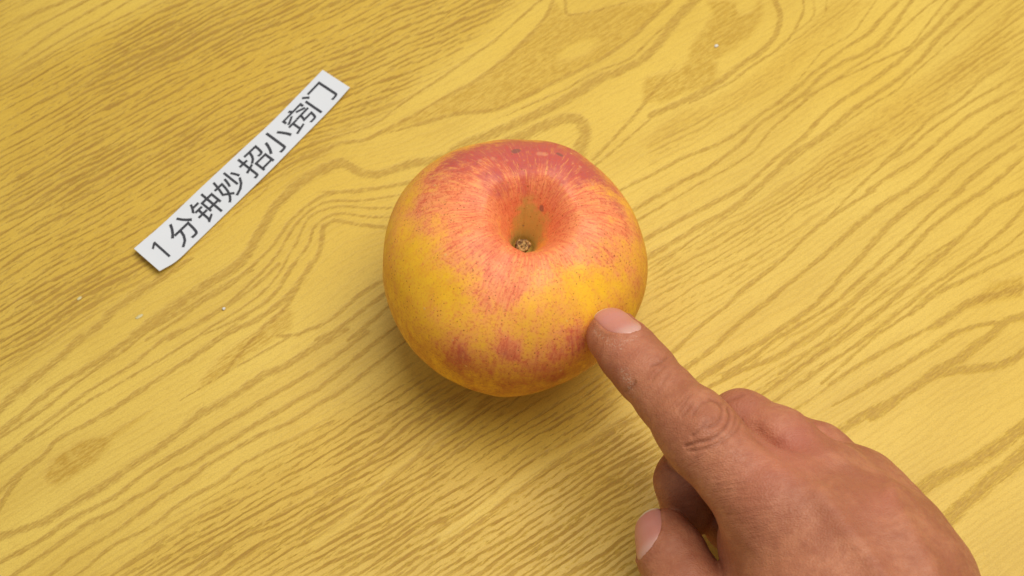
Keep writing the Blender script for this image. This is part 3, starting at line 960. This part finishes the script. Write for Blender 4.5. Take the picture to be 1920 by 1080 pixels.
def surface_net(f, lo, hi, hstep):
    n = np.ceil((hi - lo) / hstep).astype(int) + 1
    axs = [lo[i] + np.arange(n[i]) * hstep for i in range(3)]
    # coarse pass first, only cells near the surface get the exact value
    st_ = 6
    nc = n // st_ + 2
    ca = [lo[i] + np.arange(nc[i]) * hstep * st_ for i in range(3)]
    Vc = np.stack([f(np.stack([np.full(nc[1] * nc[2], x), *[q.ravel() for q in np.meshgrid(ca[1], ca[2], indexing='ij')]], -1)).reshape(nc[1], nc[2]) for x in ca[0]])
    idn = [np.minimum((np.arange(n[i]) + st_ // 2) // st_, nc[i] - 1) for i in range(3)]
    Vg = Vc[np.ix_(*idn)].astype(np.float32)
    near = np.argwhere(np.abs(Vg) < hstep * st_ * 1.6)
    for q0 in range(0, len(near), 400000):
        q = near[q0:q0 + 400000]
        Vg[tuple(q.T)] = f(lo + q * hstep)
    sgn = Vg < 0
    corners = [(a, b, c_) for a in (0, 1) for b in (0, 1) for c_ in (0, 1)]
    sl = lambda o: tuple(slice(o[q], n[q] - 1 + o[q]) for q in range(3))
    tot = np.zeros(tuple(n - 1), dtype=np.int8)
    for a in corners:
        tot += sgn[sl(a)]
    act = (tot > 0) & (tot < 8)
    ijk = np.argwhere(act)
    idx = -np.ones(act.shape, dtype=np.int32)
    idx[act] = np.arange(len(ijk))
    acc = np.zeros((len(ijk), 3))
    cnt = np.zeros(len(ijk))
    for a in corners:
        va = Vg[tuple((ijk + a).T)]
        for ax in range(3):
            if a[ax] == 0:
                b = list(a)
                b[ax] = 1
                vb = Vg[tuple((ijk + b).T)]
                cr = (va < 0) != (vb < 0)
                t = np.where(cr, va / np.where(cr, va - vb, 1), 0)
                for q in range(3):
                    acc[:, q] += np.where(cr, a[q] + (t if q == ax else 0), 0)
                cnt += cr
    V = lo + (ijk + acc / cnt[:, None]) * hstep
    Fs = []
    for ax in range(3):
        o1, o2 = (ax + 1) % 3, (ax + 2) % 3
        s0 = [slice(1, n[q] - 1) for q in range(3)]
        s0[ax] = slice(0, n[ax] - 1)
        s1 = list(s0)
        s1[ax] = slice(1, n[ax])
        A0, A1 = sgn[tuple(s0)], sgn[tuple(s1)]
        E = np.argwhere(A0 != A1)
        flip = A0[tuple(E.T)]
        base = E.copy()
        for q in range(3):
            if q != ax:
                base[:, q] += 1
        def cell(d1, d2):
            c_ = base.copy()
            c_[:, o1] -= d1
            c_[:, o2] -= d2
            return idx[tuple(c_.T)]
        q4 = np.stack([cell(0, 0), cell(1, 0), cell(1, 1), cell(0, 1)], -1)
        q4 = np.where(flip[:, None], q4, q4[:, ::-1])
        Fs.append(q4)
    return V, np.vstack(Fs)


def grad(f, P, e=2e-4):
    g = np.stack([f(P + np.eye(3)[i] * e) - f(P - np.eye(3)[i] * e) for i in range(3)], -1)
    return g / np.maximum(np.linalg.norm(g, axis=1), 1e-12)[:, None]


allj = np.array(IDX + MID + RING + LIT + THB + [q for p in PALM for q in p])
lo = allj[:, :3].min(0) - 0.04
hi = allj[:, :3].max(0) + 0.04
HS = 0.00050
HV, HF = surface_net(hand_sdf, lo, hi, HS)
for _ in range(2):
    HV -= hand_sdf(HV)[:, None] * grad(hand_sdf, HV)
HN = grad(hand_sdf, HV)
hpx = project(HV)
view = CAM - HV
view /= np.linalg.norm(view, axis=1)[:, None]
fac = sstep(0.1, 0.35, np.einsum('ij,ij->i', HN, view))


def px_dist(P, pts):
    d = np.full(len(P), 1e9)
    pts = np.asarray(pts, float)
    for a, b in zip(pts[:-1], pts[1:]):
        ab = b - a
        t = np.clip(((P - a) @ ab) / max(ab @ ab, 1e-9), 0, 1)
        d = np.minimum(d, np.hypot(*(P - a - t[:, None] * ab).T))
    return d


def cr(ox, oy, s, pts):
    return [(ox + x / s, oy + y / s) for x, y in pts]


WR = [  # (depth mm, width px, points)
 (.32, 3.4, cr(1280, 700, 4.8, [(250, 230), (330, 280), (352, 330), (345, 390), (310, 450), (250, 480), (200, 490)])),
 (.42, 3.6, cr(1280, 700, 4.8, [(410, 320), (425, 390), (395, 470), (330, 540), (260, 590), (180, 612), (100, 630), (20, 655)])),
 (.25, 3.2, cr(1280, 700, 4.8, [(250, 245), (180, 270), (130, 320), (95, 385)])),
 (.30, 3.2, cr(1280, 700, 4.8, [(215, 435), (165, 500), (90, 562)])),
 (.26, 3.2, cr(1280, 700, 4.8, [(530, 420), (500, 500), (420, 570), (330, 630), (200, 680), (60, 700)])),
 (.20, 3.2, cr(1280, 700, 4.8, [(480, 390), (465, 470), (400, 560), (330, 600)])),
 (.20, 3.0, cr(1280, 700, 4.8, [(90, 260), (40, 330), (0, 390)])),
 (.15, 3.0, cr(1280, 700, 4.8, [(60, 210), (10, 280), (-30, 340)])),
 (.16, 3.0, cr(1280, 700, 4.8, [(290, 400), (240, 440), (180, 450)])),
 (.34, 3.0, cr(1080, 560, 6.0, [(1030, 662), (950, 708), (850, 752)])),
 (.16, 3.0, cr(1080, 560, 6.0, [(990, 775), (900, 850), (850, 930)])),
 (.14, 3.0, cr(1080, 560, 6.0, [(1060, 830), (960, 960)])),
 (.30, 4.0, cr(1080, 560, 6.0, [(560, 1050), (620, 1000), (660, 940)])),
 (.22, 4.0, [(1352, 758), (1372, 748), (1392, 741)]),
 (.35, 5.0, cr(1160, 820, 4.153, [(345, 160), (400, 245), (490, 300)])),
]
disp = np.zeros(len(HV))
for dep, wd, pts in WR:
    disp -= dep * 0.00108 * (0.45 + 1.1 * vnoise(np.stack([hpx[:, 0] / 9, hpx[:, 1] / 9, 0 * hpx[:, 0] + wd], -1), 41)) * np.exp(-(px_dist(hpx, catmull(pts, 3)) / wd) ** 2)
# valley between the knuckles, tendons and the soft hollow behind them
disp -= 0.0010 * np.exp(-(px_dist(hpx, catmull([(1420, 812), (1455, 842), (1500, 872), (1545, 890)], 5)) / 16) ** 2)
disp -= 0.0006 * np.exp(-(px_dist(hpx, catmull([(1545, 815), (1600, 850), (1650, 900)], 5)) / 16) ** 2)
disp += 0.0009 * np.exp(-(np.hypot(hpx[:, 0] - 1660, hpx[:, 1] - 925) / 28) ** 2)
disp += 0.0014 * np.exp(-(px_dist(hpx, [(1540, 930), (1640, 1060), (1720, 1180)]) / 22) ** 2)
disp += 0.0014 * np.exp(-(px_dist(hpx, [(1670, 935), (1730, 1040), (1790, 1150)]) / 20) ** 2)
disp += 0.0007 * np.exp(-(np.hypot(hpx[:, 0] - 1315, hpx[:, 1] - 790) / 26) ** 2)
disp *= fac
disp += 0.00022 * (vnoise(HV * 260, 31) - 0.5) + 0.00025 * (vnoise(HV * 110, 33) - 0.5)

# finger-nail frames -------------------------------------------------
A_ = lambda j: np.array(j[:3])
pR = (RT * 0.7 + UP * 0.7)
toC = -FW


def nail_frame(tip, base, dors):
    ax = A_(tip) - A_(base)
    ax /= np.linalg.norm(ax)
    dd = dors - ax * (dors @ ax)
    dd /= np.linalg.norm(dd)
    return ax, dd, np.cross(ax, dd)


nails = []
ax, dd, sd = nail_frame(IDX[0], IDX[1], toC * math.cos(math.radians(26)) + pR * math.sin(math.radians(26)))
nails.append((A_(IDX[0]), ax, dd, sd, 0.0052, -0.0110, 0.0060))
ax, dd, sd = nail_frame(THB[0], THB[1], toC * 0.62 + (-RT * 0.78 + UP * 0.10))
nails.append((A_(THB[0]), ax, dd, sd, 0.0066, -0.0075, 0.0068))


def nail_uv(P, N_):
    c_, ax, dd, sd, hw, l0, l1 = N_
    q = P - c_
    return (q @ sd) / hw, ((q @ ax) - l0) / (l1 - l0), q @ dd


def nail_edge(v):
    """half width of the nail outline (relative) at v: 0 cuticle, 1 free edge"""
    e = np.where(v < 0.45, np.sqrt(np.clip(1 - ((0.45 - np.clip(v, 0, 1)) / 0.47) ** 2.3, 0, 1)), 1.0)
    return e * np.where(v > 0.62, np.sqrt(np.clip(1 - ((np.clip(v, 0, 1) - 0.62) / 0.46) ** 2.6, 0.0, 1)), 1.0)


skin_n = np.zeros(len(HV))
for N_ in nails:
    u, v, hgt_ = nail_uv(HV, N_)
    ins = (hgt_ > 0.001) & (v > -0.25) & (v < 1.15) & (np.abs(u) < 1.3)
    e = np.maximum(nail_edge(v), 0.02)
    rr = np.abs(u) / e
    rr = np.where((v < 0) | (v > 1.02), 1.5, rr)
    # nail bed sinks a little, the fold round it swells
    disp -= np.where(ins, 0.00045 * sstep(1.10, 0.92, rr) * sstep(1.0, 0.9, v), 0)
    dcut = np.hypot(np.clip(np.abs(u) - e, 0, None) * N_[4], np.clip(-v, 0, None) * (N_[6] - N_[5]))
    disp += np.where(ins & (rr > 1.0) & (v < 0.75), 0.00028 * np.exp(-((dcut - 0.0006) / 0.0006) ** 2), 0)
HVd = HV + HN * disp[:, None]
hm = np_mesh("hand", HVd, HF)
# colour fields of the skin: redder knuckles and fingertips, dry pale flecks
red = (0.9 * np.exp(-(np.hypot(hpx[:, 0] - 1500, hpx[:, 1] - 830) / 60) ** 2) + 0.6 * np.exp(-(np.hypot(hpx[:, 0] - 1660, hpx[:, 1] - 930) / 45) ** 2)
       + 0.5 * np.exp(-(np.hypot(hpx[:, 0] - 1430, hpx[:, 1] - 880) / 60) ** 2) + 0.45 * np.exp(-(np.hypot(hpx[:, 0] - 1170, hpx[:, 1] - 650) / 50) ** 2)
       + 0.35 * np.exp(-(np.hypot(hpx[:, 0] - 1400, hpx[:, 1] - 770) / 50) ** 2))
dry = (np.exp(-(px_dist(hpx, [(1118, 622), (1135, 638), (1160, 650)]) / 8) ** 2) + np.exp(-(px_dist(hpx, [(1168, 697), (1178, 712), (1184, 733)]) / 9) ** 2)
       + .8 * np.exp(-(px_dist(hpx, [(1166, 640), (1184, 638), (1202, 626)]) / 4) ** 2) + .7 * np.exp(-(px_dist(hpx, [(1205, 985), (1228, 960), (1236, 975)]) / 6) ** 2))
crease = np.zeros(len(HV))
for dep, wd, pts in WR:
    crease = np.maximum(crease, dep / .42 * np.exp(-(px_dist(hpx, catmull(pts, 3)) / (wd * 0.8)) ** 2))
# running coordinate across the skin lines: along the finger on the index, straight down on the back of the hand
wq = sstep(40, -40, (hpx[:, 0] - 1330) * 0.72 + (hpx[:, 1] - 830) * 0.69)
angq = np.radians(80) * (1 - wq) + np.radians(45) * wq
al = np.cos(angq) * (hpx[:, 0] - 1330) + np.sin(angq) * (hpx[:, 1] - 830)
acr = -np.sin(angq) * (hpx[:, 0] - 1330) + np.cos(angq) * (hpx[:, 1] - 830)
attr(hm, "skin_lines", np.stack([al / 9.0, acr / 60.0, HV[:, 2] * 60], -1))
lm = .35 + .75 * np.exp(-(np.hypot(hpx[:, 0] - 1375, hpx[:, 1] - 910) / 75) ** 2) + .5 * np.exp(-(np.hypot(hpx[:, 0] - 1300, hpx[:, 1] - 800) / 60) ** 2)
attr(hm, "line_depth", lm * fac)
attr(hm, "redness", red)
attr(hm, "dry", dry * fac)
attr(hm, "crease", crease * fac)

K = NT("hand_skin")
oc = K.obj()
n1 = K.noise(oc, 70.0, 3.0, 0.55)
n2 = K.noise(oc, 420.0, 3.0, 0.6)
c = K.mix(K.mapr(n1, 0.36, 0.64), (0.495, 0.190, 0.092), (0.390, 0.134, 0.063))
c = K.mix(K.mapr(n2, 0.35, 0.7, 0.0, 0.35), c, (0.31, 0.092, 0.046))
c = K.mix(K.math('MULTIPLY', K.at("redness"), 0.5, clamp=True), c, (0.51, 0.150, 0.095))
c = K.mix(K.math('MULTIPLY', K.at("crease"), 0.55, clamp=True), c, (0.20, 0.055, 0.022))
fl_ = K.noise(oc, 1500.0, 2.0, 0.7)
c = K.mix(K.math('MULTIPLY', K.at("dry"), K.mapr(fl_, 0.5, 0.66, 0.0, 0.5), clamp=True), c, (0.66, 0.47, 0.34))
# skin lines run across the finger
lines = K.math('MULTIPLY', K.noise(K.at("skin_lines", True), 1.0, 3.0, 0.6), K.at("line_depth"))
cells = K.voro(K.mapping(oc, scale=(1, 1.6, 1.3)), 1500.0)
hb = K.math('ADD', K.math('MULTIPLY', lines, 1.7), K.math('MULTIPLY', cells, 0.35))
hb = K.math('ADD', hb, K.math('MULTIPLY', n2, 0.5))
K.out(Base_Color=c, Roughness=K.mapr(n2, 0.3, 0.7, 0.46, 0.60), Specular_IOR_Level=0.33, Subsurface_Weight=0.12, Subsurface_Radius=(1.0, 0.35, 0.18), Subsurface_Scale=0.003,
      Normal=K.bump(hb, 0.75, 0.0005))
hand = thing("hand", (0, 0, 0), "right hand pointing with its index finger at the apple, thumb tucked below", "hand")
link("skin", hm, K.m, hand)

NM = NT("fingernail")
oc = NM.obj()
nu_, nv_ = NM.at("nail_u"), NM.at("nail_v")
c = NM.mix(NM.mapr(nv_, 0.05, 0.30), (0.62, 0.33, 0.25), (0.58, 0.235, 0.175))
c = NM.mix(NM.mapr(NM.math('ADD', nv_, NM.math('MULTIPLY', NM.math('SUBTRACT', NM.noise(oc, 700.0), 0.5), 0.06)), 0.90, 0.95), c, (0.72, 0.58, 0.40))
ridg = NM.noise(NM.mapping(oc, rot=(0, 0, math.radians(45)), scale=(1800, 150, 300)), 1.0, 2.0)
NM.out(Base_Color=c, Roughness=0.30, Specular_IOR_Level=0.38, Subsurface_Weight=0.1, Subsurface_Radius=(1, .4, .25), Subsurface_Scale=0.002,
       Normal=NM.bump(ridg, 0.12, 0.0002))
for N_ in nails:
    c_, ax, dd, sd, hw, l0, l1 = N_
    n_u, n_v = 25, 33
    pts, uu, vv = [], [], []
    for i in range(n_u):
        for j in range(n_v):
            v = 0.5 - 0.5 * math.cos(math.pi * (0.012 + 0.978 * j / (n_v - 1)))
            s = -1 + 2 * i / (n_u - 1)
            e = float(nail_edge(np.array([v]))[0])
            pts.append(c_ + ax * (l0 + (l1 - l0) * v) + sd * (s * e * hw) + dd * 0.013)
            uu.append(s)
            vv.append(v)
    P = np.array(pts)
    for _ in range(60):                     # drop the plate onto the finger
        dq = hand_sdf(P)
        P -= dd * np.where(((P - c_) @ dd) > 0.001, np.clip(dq, -0.001, 0.004), 0)[:, None] * 0.8
    for _ in range(4):
        P -= grad(hand_sdf, P) * hand_sdf(P)[:, None]
    uu, vv = np.array(uu), np.array(vv)
    # the plate stays flatter lengthways than the tip does
    proud = 0.00012 - 0.0004 * np.abs(uu) ** 6 - 0.0004 * (1 - vv) ** 10 + 0.0006 * sstep(0.75, 1.0, vv)
    P = P + grad(hand_sdf, P) * proud[:, None]
    lowp = P - dd * 0.0005
    nP = len(P)
    Fn = grid_faces(n_u, n_v)
    per = np.concatenate([np.arange(n_u) * n_v, (n_u - 1) * n_v + np.arange(1, n_v), np.arange(n_u - 1)[::-1] * n_v + n_v - 1, np.arange(1, n_v - 1)[::-1]])
    k = np.arange(len(per))
    Fs = np.stack([per[(k + 1) % len(per)], per[k], nP + per[k], nP + per[(k + 1) % len(per)]], -1)
    nm_ = np_mesh("fingernail", np.vstack([P, lowp]), np.vstack([Fn, Fn[:, ::-1] + nP, Fs]))
    bm = bmesh.new()
    bm.from_mesh(nm_)
    bmesh.ops.recalc_face_normals(bm, faces=bm.faces)
    bm.to_mesh(nm_)
    bm.free()
    attr(nm_, "nail_u", np.concatenate([uu, uu]))
    attr(nm_, "nail_v", np.concatenate([vv, vv]))
    link("fingernail" if N_ is nails[0] else "thumbnail", nm_, NM.m, hand)

# ================================================================== crumbs on the table
CR = NT("white_crumb")
CR.out(Base_Color=CR.mix(CR.noise(CR.obj(), 900.0), (0.72, 0.70, 0.58), (0.82, 0.80, 0.74)), Roughness=0.5)
FLK = NT("pale_flake")
FLK.out(Base_Color=(0.66, 0.56, 0.27), Roughness=0.35, Specular_IOR_Level=0.5)


def crumb(name, px, py, size, rot, mat, label, seed):
    bm = bmesh.new()
    bmesh.ops.create_icosphere(bm, subdivisions=3, radius=1.0)
    co = np.array([v.co[:] for v in bm.verts])
    d = 1 + 0.5 * (vnoise(co * 1.6 + 10, seed) - 0.5) + 0.25 * (vnoise(co * 4 + 10, seed + 1) - 0.5)
    for v, q in zip(bm.verts, d):
        v.co = Vector((v.co.x * q * size[0], v.co.y * q * size[1], max(v.co.z * q, -0.7) * size[2]))
    for f in bm.faces:
        f.smooth = True
    me = bpy.data.meshes.new(name)
    bm.to_mesh(me)
    bm.free()
    o = link(name, me, mat)
    p = at(px, py)
    o.location = (p[0], p[1], size[2] * 0.68)
    o.rotation_euler = (0, 0, rot)
    return tag(o, label, "crumb", "crumbs scattered on the table")


crumb("crumb", 1343, 87, (.00075, .0006, .0005), 0.3, CR.m, "tiny white crumb on the brown grain patch at the upper right", 1)
crumb("crumb", 420, 580, (.00055, .0005, .0005), 0.0, CR.m, "tiny round white crumb on plain wood left of the apple", 4)
crumb("flake", 149, 560, (.0009, .0005, .0002), 0.7, FLK.m, "small pale flake among dense grain lines near the left edge", 7)
crumb("flake", 261, 594, (.0014, .0005, .00016), 0.6, FLK.m, "long pale flake lying below the curled end of the paper strip", 9)
